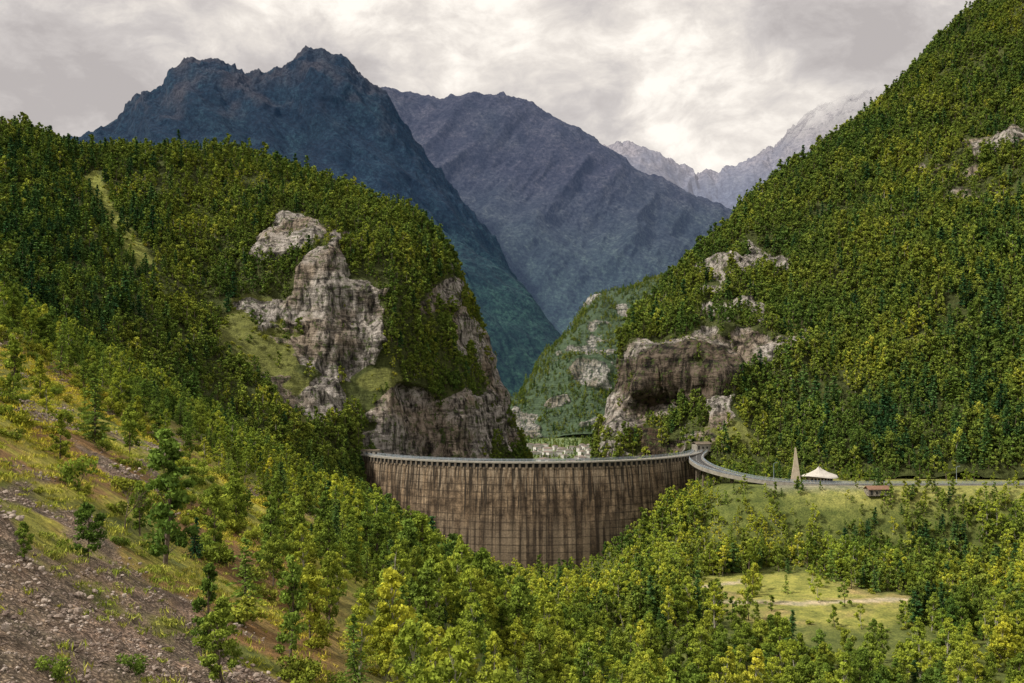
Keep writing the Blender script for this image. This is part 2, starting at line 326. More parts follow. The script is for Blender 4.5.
def build_patch(name,rows,nu,nv,blobs,amp,scale,seed,mat,base=(0.08,0.10,0.03),rockamp=7.0,strip=None,dark=(),thin=(),nb=50.,skirt=28.,zones=(),zc=-0.2):
    A=loft(rows,nu,nv); N=normals(A)
    flip=(N[nv//3,nu//2,1]>0)
    if flip:N=-N
    x,y,z=A[...,0],A[...,1],A[...,2]; k=1/scale; kb=1/nb
    n=fbm(x*kb,y*kb,z*kb*1.3,6,seed+50)*0.8+fbm(x*kb*3.5,y*kb*3.5,z*kb*5,4,seed+60)*0.55; m=blobmask(A,blobs,n,zones=zones,zc=zc)
    d=fbm(x*k,y*k,z*k*0.6,5,seed)*amp+fbm(x*k*1.7,y*k*1.7,z*k*0.5,4,seed+21,True)*amp*0.6
    rd=fbm(x*k*2.6,y*k*2.6,z*k*0.45,6,seed+9,True)*rockamp+fbm(x*k*.8,y*k*.8,z*k*6,4,seed+3)*rockamp*0.4
    A2=A+N*(d+m*(rd-rockamp*0.35))[...,None]
    tv=np.linspace(0,1,nv)[:,None]; A2[...,2]-=skirt*ss(0.035,0.0,tv); A2[...,1]-=skirt*0.2*ss(0.035,0.0,tv)
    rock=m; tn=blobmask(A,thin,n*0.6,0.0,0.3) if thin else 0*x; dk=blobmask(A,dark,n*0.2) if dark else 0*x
    c=np.zeros(A.shape)+np.array(base); c*=(1+0.35*fbm(x*k*3,y*k*3,z*k*3,3,seed+5))[...,None]
    c=lerp3(c,(0.22,0.24,0.07),tn*0.8)
    if strip is not None:
        bx=x/y*F+512; by=HY-z/y*F
        (x0,y0),(x1,y1),w=strip; t=((bx-x0)*(x1-x0)+(by-y0)*(y1-y0))/((x1-x0)**2+(y1-y0)**2); dd=np.hypot(bx-x0-t*(x1-x0),by-y0-t*(y1-y0))
        sm=ss(w*1.3,w*0.7,dd+n*4)*((t>0)&(t<1)); c=lerp3(c,(0.30,0.33,0.08),sm)
    else: sm=0*x
    q=grid_quads(nv,nu)
    if flip: q=q[:,::-1]
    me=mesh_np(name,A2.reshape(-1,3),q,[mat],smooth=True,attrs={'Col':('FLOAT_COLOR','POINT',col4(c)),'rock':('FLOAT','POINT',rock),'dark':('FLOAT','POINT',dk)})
    add(name,me); return A2,rock,np.maximum(sm,tn*0.5)
L_rows=[
 [(-250,330,380),(0,300,420),(75,340,430),(130,370,440),(220,420,450),(320,470,480),(388,560,540),(430,580,560),(465,580,580),(490,580,600),(510,580,620),(535,580,650),(560,580,750),(600,560,1000)],
 [(-250,280,450),(0,262,480),(75,292,490),(130,318,500),(220,370,510),(318,420,520),(380,455,545),(430,470,570),(465,480,590),(492,490,610),(512,500,630),(531,520,660),(540,520,760),(540,500,1000)],
 [(-250,225,520),(0,220,540),(75,240,550),(130,268,555),(225,315,560),(310,355,556),(378,378,562),(425,400,580),(462,415,598),(488,430,620),(507,450,645),(526,480,670),(520,490,780),(500,460,1000)],
 [(-250,170,590),(0,172,600),(75,195,610),(130,205,620),(230,230,620),(320,250,590),(385,285,592),(435,308,610),(463,345,628),(485,385,645),(503,420,665),(522,462,680),(515,475,800),(470,430,1000)],
 [(-250,118,660),(0,140,660),(72,160,690),(130,152,700),(220,160,720),(330,190,720),(395,215,700),(440,248,690),(463,290,690),(482,342,690),(498,398,692),(516,458,695),(505,480,830),(450,430,1000)],
 [(-250,160,900),(0,180,900),(72,200,900),(130,200,900),(220,210,900),(330,240,900),(380,270,900),(420,300,900),(440,340,900),(455,390,900),(465,440,900),(480,490,900),(480,500,950),(440,470,1050)],
 [(-250,400,1300),(0,400,1300),(72,400,1300),(130,400,1300),(220,400,1300),(330,420,1300),(370,430,1300),(400,450,1300),(410,460,1300),(420,470,1300),(430,480,1300),(440,500,1300),(440,500,1300),(430,500,1300)]]
L_blobs=[(290,242,38,20,-0.4),(345,325,54,48,0.3),(318,282,18,30,0.6),(436,302,40,14,-0.5),(445,425,78,44,-0.1),(420,445,72,34,0),(490,385,13,62,-0.25),(400,405,42,20,-0.4),(325,400,22,20,0.6),(460,340,14,30,0.)]
L_zones=[(370,330,110,100,0.2),(430,400,90,60,0)]
L_thin=[(260,345,44,44,0.3),(300,400,36,22,0.6),(380,380,24,14,0)]
LA,Lrock,Lstrip=build_patch('mountain',L_rows,700,600,L_blobs,10,75,100,M_rock,strip=((88,175),(142,275),10),thin=L_thin,rockamp=9,zones=L_zones,zc=-0.24)
R_rows=[
 [(650,560,1100),(598,580,640),(650,560,590),(705,500,560),(760,480,535),(850,478,515),(950,478,510),(1040,478,505),(1180,478,490),(1400,478,470)],
 [(640,500,1100),(603,455,648),(650,450,605),(705,448,575),(765,440,560),(850,440,545),(945,435,540),(1035,428,530),(1170,415,515),(1390,400,500)],
 [(640,460,1100),(609,425,655),(658,406,626),(712,405,598),(770,398,590),(855,380,590),(945,360,585),(1030,338,580),(1160,310,565),(1370,270,560)],
 [(650,420,1100),(624,392,656),(663,376,610),(715,368,598),(775,348,620),(860,310,645),(945,268,650),(1025,230,660),(1150,180,655),(1350,120,650)],
 [(650,380,1100),(628,350,672),(662,335,638),(715,318,655),(785,288,700),(865,222,745),(940,162,780),(1010,112,800),(1130,20,800),(1330,-50,790)],
 [(670,360,1100),(640,336,720),(668,302,760),(735,226,860),(800,180,900),(868,128,940),(930,75,950),(985,18,950),(1090,-95,950),(1250,-250,950)],
 [(700,380,1200),(665,380,1000),(700,340,1100),(770,280,1150),(830,230,1200),(900,170,1200),(960,120,1200),(1010,60,1200),(1100,-60,1200),(1250,-200,1250)],
 [(750,440,1500),(720,450,1500),(750,440,1500),(800,420,1500),(860,400,1500),(900,400,1500),(960,380,1500),(1010,350,1500),(1100,300,1500),(1250,250,1500)]]
R_blobs=[(680,372,80,42,0.0),(642,434,72,48,0),(640,405,30,44,0),(735,316,46,16,0.2),(770,266,32,15,0.5),(772,352,44,10,-0.2),(990,140,56,22,0.1),(722,398,20,38,0),(752,335,22,22,0.3),(690,325,36,10,0.3)]
R_zones=[(720,350,120,100,0.2),(980,150,110,55,0.2)]
R_thin=[(800,330,50,14,0.2),(730,440,30,14,0),(930,350,50,8,-.3)]
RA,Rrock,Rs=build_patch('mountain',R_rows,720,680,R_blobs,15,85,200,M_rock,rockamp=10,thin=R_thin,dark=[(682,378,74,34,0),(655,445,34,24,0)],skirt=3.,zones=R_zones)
C_rows=[
 [(440,440,3100),(500,439,3200),(560,438,3250),(620,438,3250),(700,438,3250),(800,438,3250)],
 [(450,432,3200),(516,422,3300),(562,405,3350),(615,390,3350),(690,390,3350),(800,390,3350)],
 [(470,420,3300),(524,397,3400),(563,366,3450),(605,340,3500),(680,330,3500),(800,330,3500)],
 [(490,412,3500),(534,380,3600),(562,348,3700),(595,308,3800),(640,294,3800),(800,240,3900)],
 [(520,440,4400),(560,430,4400),(600,420,4400),(640,400,4400),(700,400,4400),(800,400,4400)]]
C_blobs=[(590,378,20,14,0.3),(560,405,16,6,0)]
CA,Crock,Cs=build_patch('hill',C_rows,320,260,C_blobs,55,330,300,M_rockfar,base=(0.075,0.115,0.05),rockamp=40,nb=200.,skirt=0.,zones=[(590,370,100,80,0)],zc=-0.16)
# far mountains: aerial haze painted in as blue base colour plus emission
def bluemat(name,lo,hi,rockc,z0,z1,haze_em,es,scale,con=1.0,fade=None):
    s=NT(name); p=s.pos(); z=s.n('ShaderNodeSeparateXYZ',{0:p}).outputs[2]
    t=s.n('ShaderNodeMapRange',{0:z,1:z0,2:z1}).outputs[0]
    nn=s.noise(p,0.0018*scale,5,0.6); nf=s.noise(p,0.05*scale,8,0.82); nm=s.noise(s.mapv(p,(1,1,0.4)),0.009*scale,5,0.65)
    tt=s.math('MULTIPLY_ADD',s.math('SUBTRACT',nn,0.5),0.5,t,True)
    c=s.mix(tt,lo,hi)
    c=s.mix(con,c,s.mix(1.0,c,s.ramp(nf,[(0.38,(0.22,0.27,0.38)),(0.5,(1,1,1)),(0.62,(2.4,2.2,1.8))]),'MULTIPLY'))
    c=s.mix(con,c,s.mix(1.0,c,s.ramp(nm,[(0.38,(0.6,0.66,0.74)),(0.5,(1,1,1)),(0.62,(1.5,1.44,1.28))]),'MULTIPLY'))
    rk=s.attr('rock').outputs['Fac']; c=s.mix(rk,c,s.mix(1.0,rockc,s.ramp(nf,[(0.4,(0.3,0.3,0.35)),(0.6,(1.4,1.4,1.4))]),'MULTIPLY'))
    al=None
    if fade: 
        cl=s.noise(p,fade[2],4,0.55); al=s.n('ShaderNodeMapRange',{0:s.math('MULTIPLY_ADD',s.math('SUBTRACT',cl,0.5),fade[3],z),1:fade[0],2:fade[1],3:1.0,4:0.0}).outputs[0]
    return s.finish(c,0.95,s.bump(s.math('ADD',nf,s.math('MULTIPLY',nm,0.8)),50/scale,1.0*con),haze_em,es,alpha=al)
def far_mountain(name,ridge,Yr,Yf,foot_py,nu,nv,amp,scale,seed,mat,rock_hi=None,jag=30.,lean=0.5,rough=0.42):
    rows=[]; ridge=[(a,b) for a,b in ridge]
    for t in (0,0.25,0.5,0.75,1.0):
        Yt=Yf+(Yr-Yf)*t
        rows.append([(a,foot_py+(b-foot_py)*(t**0.95),Yt) for (a,b) in ridge])
    rows.append([(a,b+90,Yr*1.3) for a,b in ridge])
    A=loft(rows,nu,nv);N=normals(A)
    if N[nv//3,nu//2,1]>0:N=-N
    x,y,z=A[...,0]/scale,A[...,1]/scale,A[...,2]/scale
    tv=np.linspace(0,1,nv)[:,None]; env=np.where(tv<0.8,1-0.7*ss(0.55,0.8,tv),0.3)
    xs=x+z*lean  # spurs run diagonally down the face
    d=fbm(xs,y*0.5,z*0.25,3,seed,True)*amp*env+fbm(xs*3.1,y*1.5,z*0.9,5,seed+4,True)*amp*rough*np.maximum(env,0.5)+fbm(x*12,y*12,z*12,3,seed+5)*amp*0.05
    A2=A+N*d[...,None]; A2[...,2]+=(fbm(x*7,y*7,3.3,5,seed+6,True)-0.75)*jag*ss(0.6,0.8,tv)
    rk=0*x
    if rock_hi: rk=ss(rock_hi[0],rock_hi[1],A2[...,2]+fbm(x*5,y*5,z*5,4,seed+8)*rock_hi[2])*rock_hi[3]
    me=mesh_np(name,A2.reshape(-1,3),grid_quads(nv,nu)[:,::-1],[mat],smooth=True,attrs={'rock':('FLOAT','POINT',rk)}); return add(name,me)
M_b1=bluemat('haze_blue_forest_mountain',(0.034,0.095,0.060),(0.014,0.036,0.075),(0.12,0.11,0.13),-250,900,(0.013,0.036,0.076),0.40,1.0,1.0)
M_b2=bluemat('haze_blue_ridge',(0.03,0.09,0.080),(0.050,0.054,0.090),(0.14,0.125,0.14),-250,1300,(0.042,0.060,0.105),0.7,0.9,0.9)
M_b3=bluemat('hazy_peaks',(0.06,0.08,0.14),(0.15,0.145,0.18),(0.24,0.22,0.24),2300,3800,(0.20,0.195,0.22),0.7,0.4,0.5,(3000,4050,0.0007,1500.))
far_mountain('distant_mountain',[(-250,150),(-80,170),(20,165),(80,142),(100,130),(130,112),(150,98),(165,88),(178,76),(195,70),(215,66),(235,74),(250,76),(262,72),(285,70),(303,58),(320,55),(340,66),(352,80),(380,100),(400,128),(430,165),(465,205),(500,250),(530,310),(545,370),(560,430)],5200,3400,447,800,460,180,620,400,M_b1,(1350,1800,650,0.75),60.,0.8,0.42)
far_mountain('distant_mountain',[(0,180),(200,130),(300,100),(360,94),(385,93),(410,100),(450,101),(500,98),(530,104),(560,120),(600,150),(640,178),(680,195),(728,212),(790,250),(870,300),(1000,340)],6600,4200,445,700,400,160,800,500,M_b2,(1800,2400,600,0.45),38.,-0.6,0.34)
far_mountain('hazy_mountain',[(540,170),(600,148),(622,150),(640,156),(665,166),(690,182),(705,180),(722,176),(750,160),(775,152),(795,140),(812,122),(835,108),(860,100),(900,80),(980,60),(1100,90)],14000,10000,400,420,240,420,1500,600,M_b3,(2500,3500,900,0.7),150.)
# ---------------------------------------------------------------- scattering
def sample(A,w,n):
    p00,p10,p01,p11=A[:-1,:-1],A[:-1,1:],A[1:,:-1],A[1:,1:]
    ar=np.linalg.norm(np.cross(p10-p00,p01-p00),axis=-1); ww=(ar*w[:-1,:-1]).ravel(); tot=ww.sum()
    i=rng.choice(len(ww),size=n,p=ww/tot); iv,iu=np.unravel_index(i,ar.shape); a=rng.random(n)[:,None];b=rng.random(n)[:,None]
    return p00[iv,iu]*(1-a)*(1-b)+p10[iv,iu]*a*(1-b)+p01[iv,iu]*(1-a)*b+p11[iv,iu]*a*b,iv,iu
def pick(n,ids,pr): return rng.choice(ids,size=n,p=np.array(pr)/sum(pr))
def hill_forest(name,A,rock,strip,vmax,n,firblobs,seed,scale=1.0):
    nv,nu=rock.shape; w=np.clip(1-rock*0.96,0.04,1)*(1-0.92*strip); w[int(vmax*nv):]=0; w[:int(0.02*nv)]=0
    bx=A[...,0]/A[...,1]*F+512; w=w*(bx>-60)*(bx<1090)
    k=1/45.; g=fbm(A[...,0]*k,A[...,1]*k,A[...,2]*k,3,seed); w=w*np.clip(0.85+g*1.2,0.2,1.6)
    P,iv,iu=sample(A,w,n); rk=rock[iv,iu]
    b=P[:,0]/P[:,1]*F+512; e=HY-P[:,2]/P[:,1]*F
    def bl(L_):
        f=np.zeros(n)
        for (cx,cy,rx,ry,st) in L_: f=np.maximum(f,st*ss(1.2,0.6,np.hypot((b-cx)/rx,(e-cy)/ry)+fbm(P[:,0]/25,P[:,1]/25,P[:,2]/25,2,seed+3)*0.5))
        return f
    fir=bl(firblobs); fir=np.maximum(fir,0.07)
    u=rng.random(n); sp=fbm(P[:,0]/30,P[:,1]/30,P[:,2]/30,3,seed+7)
    idx=np.where(u<fir,pick(n,[4,5,6],[.25,.4,.35]),np.where(sp>0.2,pick(n,[3,0,4,8],[.35,.35,.08,.22]),pick(n,[0,1,2,3,8,7],[.27,.23,.22,.04,.14,.1])))
    th_=strip[iv,iu]; idx=np.where((th_>0.3)&(u>0.3),7,idx)
    sc=np.clip(rng.lognormal(-0.3,0.30,n),0.35,1.4)*scale*np.where(rk>0.3,0.45,1); sc*=np.where(u<fir,1.1,1)
    P[:,2]-=0.3; scatter(name,P,idx,sc,C_far)
hill_forest('hillside_forest',LA,Lrock,Lstrip,0.70,15000,[(90,255,90,75,0.7),(45,170,60,30,0.4),(430,250,40,30,0.2)],11,0.85)
hill_forest('hillside_forest',RA,Rrock,Rs,0.74,24000,[(950,420,90,60,0.5),(960,320,70,50,0.3),(800,430,50,35,0.35),(1000,230,60,60,0.2)],12,1.0)
hill_forest('distant_forest',CA,Crock,Cs,0.80,7500,[(600,400,80,60,0.2)],13,1.5)
# near woodland
def in_road(x,y): return (np.abs(y-482)<9)&(x>95)
def woodland(name,n,x0,x1,y0,y1,dens,typ,scl,C):
    x=rng.uniform(x0,x1,n);y=rng.uniform(y0,y1,n); keep=rng.random(n)<dens(x,y); keep&=~in_road(x,y)
    x=x[keep];y=y[keep]; z=Hf(x,y)-0.15; idx=typ(x,y); scatter(name,np.stack([x,y,z],1),idx,scl(x,y,idx),C)
def circ(p,q,r_):
    ax,ay=p;bx,by=q;cx,cy=r_;d=2*(ax*(by-cy)+bx*(cy-ay)+cx*(ay-by))
    ux=((ax*ax+ay*ay)*(by-cy)+(bx*bx+by*by)*(cy-ay)+(cx*cx+cy*cy)*(ay-by))/d
    uy=((ax*ax+ay*ay)*(cx-bx)+(bx*bx+by*by)*(ax-cx)+(cx*cx+cy*cy)*(bx-ax))/d
    return ux,uy,math.hypot(ax-ux,ay-uy)
DL=(-79,535);DM=(13,487);DR=(106,560)
dcx,dcy,dR=circ(DL,DM,DR)
def upstream(x,y): return (np.hypot(x-dcx,y-dcy)>dR+9)|(y>dcy+40)|(np.abs(x-dcx)>dR)
def sparse(x,y): return ss(-0.13,-0.25,x/y+fbm(x/25,y/25,7.,3,61)*0.12)*ss(290,190,y)
def dens_trees(x,y):
    n=fbm(x/20,y/20,3.,3,71)
    d=(1-0.95*sparse(x,y))*np.clip(0.9+n,0.25,1); d=d*(1-0.98*clear(x,y))*upstream(x,y)
    fr=ss(1.25,0.9,np.hypot((x-101)/42,(y-316)/28)); d*=1-0.82*fr
    d*=1-0.95*ss(464,468,y)*ss(172,190,x)*ss(520,505,y)
    d*=1-0.85*ss(450,456,y)*ss(118,128,x)*ss(180,170,x)*ss(505,500,y)
    d*=1-0.6*ss(455,460,y)*ss(88,95,x)*ss(135,128,x)
    d*=(y<548)*((np.abs(x)/y)<0.62)
    return d
def typ(x,y):
    n=len(x); g=fbm(x/28,y/28,11.,3,81)+0.22*ss(-0.13,0.0,x/y)*ss(0.25,0.15,x/y); u=rng.random(n)
    t=np.where(g>0.10,pick(n,[3,4,5,1,12],[.4,.3,.1,.1,.1]),np.where(g<-0.28,pick(n,[7,8,6,12,1],[.15,.15,.1,.3,.3]),pick(n,[0,1,2,3,6,8,10,12,13],[.18,.18,.18,.12,.05,.03,.05,.11,.10])))
    lft=(x/y<-0.1)&(y>170)&(u<0.5); t=np.where(lft,pick(n,[5,6,12,13,8,3],[.12,.2,.25,.23,.08,.12]),t)
    return t
def tofar(i):
    m=np.array([9,1,9,10,10,4,4,5,6,7,7,7,8,8,7]); return m[i]
dn=lambda x,y:dens_trees(x,y)*np.where(y<160,0.5,0.8)*0.50
scl=lambda x,y,i:np.clip(rng.lognormal(-0.22,0.27,len(x)),0.4,1.3)*np.where(y<170,0.75,0.95)*(1-0.3*ss(-0.1,-0.25,x/y))*(1-0.3*ss(400,440,y)*ss(60,40,x)*ss(-60,-20,x))*(1-0.4*ss(435,450,y)*ss(80,95,x)*ss(185,170,x))*(1-0.25*ss(440,460,y)*ss(170,185,x))
woodland('woodland',34000,-330,330,60,548,lambda x,y:dn(x,y)*(y<330),typ,scl,C_near)
woodland('woodland',36000,-330,330,60,548,lambda x,y:dn(x,y)*np.where(x>50,2.5,1.5)*(y>=330),lambda x,y:tofar(typ(x,y)),scl,C_far)
def scr(x,y): return ground_cols(x,y)[1]
woodland('shrubs',36000,-230,250,45,548,lambda x,y:np.clip(dens_trees(x,y)*0.25+sparse(x,y)*(1-0.85*scr(x,y))*0.85*np.clip(0.4+1.8*fbm(x/12,y/12,5.,3,91),0.06,1),0,1)*((np.abs(x)/y)<0.6),lambda x,y:pick(len(x),[9,10],[.65,.35]),lambda x,y,i:np.clip(rng.lognormal(-0.4,0.4,len(x)),0.3,1.8)*ss(20,90,y),C_near)
def dg(x,y):
    return np.clip(sparse(x,y)*(1-scr(x,y)*0.88)*np.clip(0.5+1.5*fbm(x/8,y/8,5.,3,92),0.05,1)+clear(x,y)*0.3*(np.abs(y-373)>5),0,1)*((np.abs(x)/y)<0.58)
woodland('grass',85000,-170,150,42,300,dg,lambda x,y:np.full(len(x),11),lambda x,y,i:rng.uniform(0.6,1.4,len(x)),C_near)
woodland('scree_stones',50000,-130,-10,40,260,lambda x,y:scr(x,y)*0.5*((np.abs(x)/y)<0.58),lambda x,y:np.full(len(x),14),lambda x,y,i:np.clip(rng.lognormal(-0.85,0.45,len(x)),0.2,1.4),C_near)
# individually standing trees on the open slope
def place(name,k,b,Y,h,hs):
    x=(b-512)*Y/F; z=float(Hf(np.array([x]),np.array([Y]))[0])-0.1; o=add(name,near[k],loc=(x,Y,z)); s_=h/hs; o.scale=(s_*rng.uniform(.85,1.1),)*2+(s_,); o.rotation_euler=(0,0,random.random()*6); return o
for nm,k,b,Y,h,hs in [('pine_tree',12,165,100,13.5,12),('young_tree',13,215,125,8.5,10),('broadleaf_tree',2,88,85,4.5,10),('larch_tree',6,95,150,10,11),('pine_tree',12,12,140,10,12),
    ('broadleaf_tree',0,140,108,6,12),('pine_tree',8,350,200,11,12),('young_tree',13,210,80,7,10),('larch_tree',6,245,95,8,11),('pine_tree',12,290,88,9,12),('broadleaf_tree',0,310,100,8,12),
    ('young_tree',13,60,120,6,10),('young_tree',3,180,140,7,12),('broadleaf_tree',2,235,150,7,10),('young_tree',13,40,170,8,10),('broadleaf_tree',0,130,170,8,12),('pine_tree',12,270,130,10,12),('broadleaf_tree',1,225,70,6.5,13),
    ('broadleaf_tree',4,590,185,13,13),('broadleaf_tree',3,605,200,12,12),('broadleaf_tree',3,478,230,12,12),('spruce_tree',7,560,400,17,14),('spruce_tree',8,520,330,13,12),('spruce_tree',8,845,440,15,12),('shrub_tree',1,25,75,3.0,13),('pine_tree',12,300,150,10,12),
    ('birch_tree',3,690,330,16,12),('birch_tree',4,715,325,15,13),('birch_tree',3,670,320,14,12)]:
    place(nm,k,b,Y,h,hs)
# bare tree
q=QB()
def br(p,d,L,r_,dep):
    e=p+d*L; q.tube(p,e,r_,r_*0.65,0,5)
    if dep==0: return
    for i in range(3):
        nd=d+rng.normal(size=3)*0.42; nd[2]=abs(nd[2])*0.8+0.15; nd/=np.linalg.norm(nd); br(e,nd,L*rng.uniform(0.6,0.8),r_*0.6,dep-1)
br(np.zeros(3),np.array([0.1,0,1.0]),2.0,0.08,4)
x=-0.388*104;add('bare_tree',q.mesh('bare_tree',[M_bark]),loc=(x,104,float(Hf(np.array([x]),np.array([104.]))[0])-0.2))
# ---------------------------------------------------------------- dam
def empty(name,loc=(0,0,0)):
    o=bpy.data.objects.new(name,None); scene.collection.objects.link(o); o.location=loc; return o
dam=empty('arch_dam')
a0=math.atan2(DL[1]-dcy,DL[0]-dcx); a1=math.atan2(DR[1]-dcy,DR[0]-dcx)
if a0>0:a0-=2*math.pi
if a1>0:a1-=2*math.pi
ZC=-40.0
ext=0.10
s=NT('weathered_concrete'); u=s.attr('u').outputs['Fac']; d=s.attr('d').outputs['Fac']
vec=lambda su,sd:s.n('ShaderNodeCombineXYZ',{0:s.math('MULTIPLY',u,su),1:s.math('MULTIPLY',d,sd),2:0.0}).outputs[0]
big=s.noise(vec(0.05,0.06),1.0,5,0.6); st=s.noise(vec(0.40,0.016),1.0,4,0.65); st2=s.noise(vec(0.8,0.05),1.0,3,0.6); fine=s.noise(vec(1.2,1.2),1.0,5,0.7); mot=s.noise(vec(0.28,0.22),1.0,6,0.7)
c=s.ramp(big,[(0.3,(0.066,0.045,0.029)),(0.5,(0.115,0.082,0.055)),(0.7,(0.19,0.143,0.10))])
c=s.mix(1.0,c,s.ramp(mot,[(0.36,(0.42,0.40,0.38)),(0.5,(1,1,1)),(0.64,(1.7,1.7,1.65))]),'MULTIPLY')
c=s.mix(1.0,c,s.ramp(st,[(0.40,(0.34,0.32,0.30)),(0.48,(0.9,0.9,0.9)),(0.60,(1.7,1.7,1.65))]),'MULTIPLY')
top=s.n('ShaderNodeMapRange',{0:s.math('MULTIPLY_ADD',s.math('SUBTRACT',st2,0.5),70.0,d),1:1.0,2:10.0,3:1.0,4:0.0}).outputs[0]
c=s.mix(s.math('MULTIPLY',top,0.65),c,(0.36,0.285,0.205))
dk=s.ramp(s.math('MULTIPLY_ADD',s.noise(vec(0.6,0.03),1.0,3,0.6),1.0,s.math('MULTIPLY',d,-0.0045)),[(0.475,0.0),(0.54,0.9)])
c=s.mix(dk,c,(0.026,0.020,0.015))
low=s.n('ShaderNodeMapRange',{0:s.math('MULTIPLY_ADD',s.math('SUBTRACT',st2,0.5),20.0,d),1:24.,2:34.,3:0.0,4:1.0}).outputs[0]
wv=s.ramp(s.noise(vec(0.33,0.006),1.0,1,0.4),[(0.46,0.0),(0.52,1.0)])
c=s.mix(s.math('MULTIPLY',low,0.6),c,s.mix(wv,(0.035,0.026,0.02),(0.22,0.17,0.12)))
lf=s.math('LESS_THAN',s.math('MODULO',d,3.6),0.45); vj=s.math('LESS_THAN',s.math('MODULO',u,12.0),0.4)
c=s.mix(s.math('MULTIPLY',s.math('MAXIMUM',lf,vj),s.n('ShaderNodeMapRange',{0:big,1:0.35,2:0.6,3:0.15,4:0.65}).outputs[0]),c,(0.03,0.022,0.016))
c=s.mix(1.0,c,s.ramp(fine,[(0.3,(0.6,0.6,0.6)),(0.7,(1.4,1.4,1.4))]),'MULTIPLY')
M_dam=s.finish(c,0.9,s.bump(s.math('ADD',fine,s.math('MULTIPLY',lf,-0.6)),0.3))
def concrete(name,c1,c2,sc=0.6):
    s=NT(name); n=s.noise(s.pos(),sc,6,0.65); return s.finish(s.ramp(n,[(0.3,c1),(0.7,c2)]),0.85,s.bump(n,0.05))
M_conc=concrete('pale_concrete',(0.18,0.165,0.14),(0.36,0.335,0.29)); M_dconc=concrete('stained_concrete',(0.08,0.063,0.048),(0.20,0.165,0.125))
M_steel=concrete('galvanised_steel',(0.24,0.29,0.34),(0.34,0.39,0.45)); M_dark=concrete('dark_opening',(0.015,0.015,0.015),(0.03,0.03,0.03))
nu,nd=260,60; ang=np.linspace(a0-ext,a1+ext,nu); dep=np.linspace(2.6,90,nd)
Aa,Dd=np.meshgrid(ang,dep); bulge=7*np.sin(np.clip(Dd/90,0,1)*math.pi*0.8)*np.cos((Aa-(a0+a1)/2)*0.9)
rr=dR+bulge*0.8-Dd*0.02
V=np.stack([dcx+rr*np.cos(Aa),dcy+rr*np.sin(Aa),ZC-Dd],-1)
uu=(Aa-a0)*dR+20
add('upstream_face',mesh_np('upstream_face',V.reshape(-1,3),grid_quads(nd,nu),[M_dam],smooth=True,attrs={'u':('FLOAT','POINT',uu),'d':('FLOAT','POINT',Dd)}),dam)
rr2=dR-4-Dd*0.2; V=np.stack([dcx+rr2*np.cos(Aa),dcy+rr2*np.sin(Aa),ZC-Dd],-1)
add('downstream_face',mesh_np('downstream_face',V.reshape(-1,3),grid_quads(nd,nu)[:,::-1],[M_dam],smooth=True,attrs={'u':('FLOAT','POINT',uu),'d':('FLOAT','POINT',Dd)}),dam)
def arcsweep(q,r0,r1,z0,z1,m,n=200,e=ext):
    an=np.linspace(a0-e,a1+e,n); ring=[(r0,z0),(r1,z0),(r1,z1),(r0,z1)]
    v=np.array([[dcx+r_*math.cos(a),dcy+r_*math.sin(a),z_] for a in an for r_,z_ in ring]); f=[]
    for i in range(n-1):
        for k in range(4): f.append([i*4+k,i*4+(k+1)%4,(i+1)*4+(k+1)%4,(i+1)*4+k])
    q.put(v,f,m)
q=QB(); arcsweep(q,dR-5.2,dR+0.9,ZC-0.6,ZC,0); arcsweep(q,dR-4.5,dR+0.1,ZC-2.7,ZC-0.6,1)
add('crest_walkway',q.mesh('crest_walkway',[M_conc,M_dark]),dam)
q=QB(); n=int(dR*(a1-a0+2*ext)/3.2)
for i in range(n+1):
    a=a0-ext+(a1-a0+2*ext)*i/n; q.box((dcx+(dR+0.2)*math.cos(a),dcy+(dR+0.2)*math.sin(a),ZC-1.85),(1.1,1.1,2.4),0,a)
add('spillway_piers',q.mesh('spillway_piers',[M_dconc]),dam)
q=QB()
for R_ in (dR+0.75,dR-5.0):
    for hz in (0.45,0.85,1.2): arcsweep(q,R_-0.05,R_+0.05,ZC+hz-0.05,ZC+hz+0.05,0)
    for i in range(n+1):
        a=a0-ext+(a1-a0+2*ext)*i/n; q.box((dcx+R_*math.cos(a),dcy+R_*math.sin(a),ZC+0.62),(0.12,0.12,1.2),0,a)
add('railing',q.mesh('railing',[M_steel]),dam)
def cabin(name,loc,w,dp,h,rz=0.0,roof=M_dconc,wall=M_conc,gable=1.2):
    e=empty(name,loc); e.rotation_euler=(0,0,rz)
    q=QB(); q.box((0,0,h/2),(w,dp,h)); add('walls',q.mesh('walls',[wall]),e)
    q=QB(); o=0.4; v=[(-w/2-o,-dp/2-o,h),(w/2+o,-dp/2-o,h),(w/2+o,0,h+gable),(-w/2-o,0,h+gable),(w/2+o,dp/2+o,h),(-w/2-o,dp/2+o,h)]
    q.put([(a,b,c+0.01) for a,b,c in v]+[(a,b,c+0.25) for a,b,c in v],[[0,3,2,1],[3,5,4,2],[6,7,8,9],[9,8,10,11],[0,1,7,6],[4,5,11,10],[1,2,8,7],[2,4,10,8],[3,0,6,9],[5,3,9,11]]); add('roof',q.mesh('roof',[roof]),e)
    q=QB()
    for i in range(max(1,int(w/2.6))): 
        x=-w/2+1.3+i*2.6; q.box((x,-dp/2-0.02,h*0.55),(1.0,0.1,1.1 if i else 2.0))
    add('windows_and_door',q.mesh('windows_and_door',[M_dark]),e); return e
aR=a1+0.01; cabin('service_building',(dcx+(dR-2)*math.cos(aR)+2,dcy+(dR-2)*math.sin(aR),ZC+0.0),9,6,4.0,0.3)
cabin('tunnel_portal',(dcx+(dR-2)*math.cos(a0),dcy+(dR-2)*math.sin(a0),ZC-0.3),13,5,2.6,-0.1,gable=0.4)
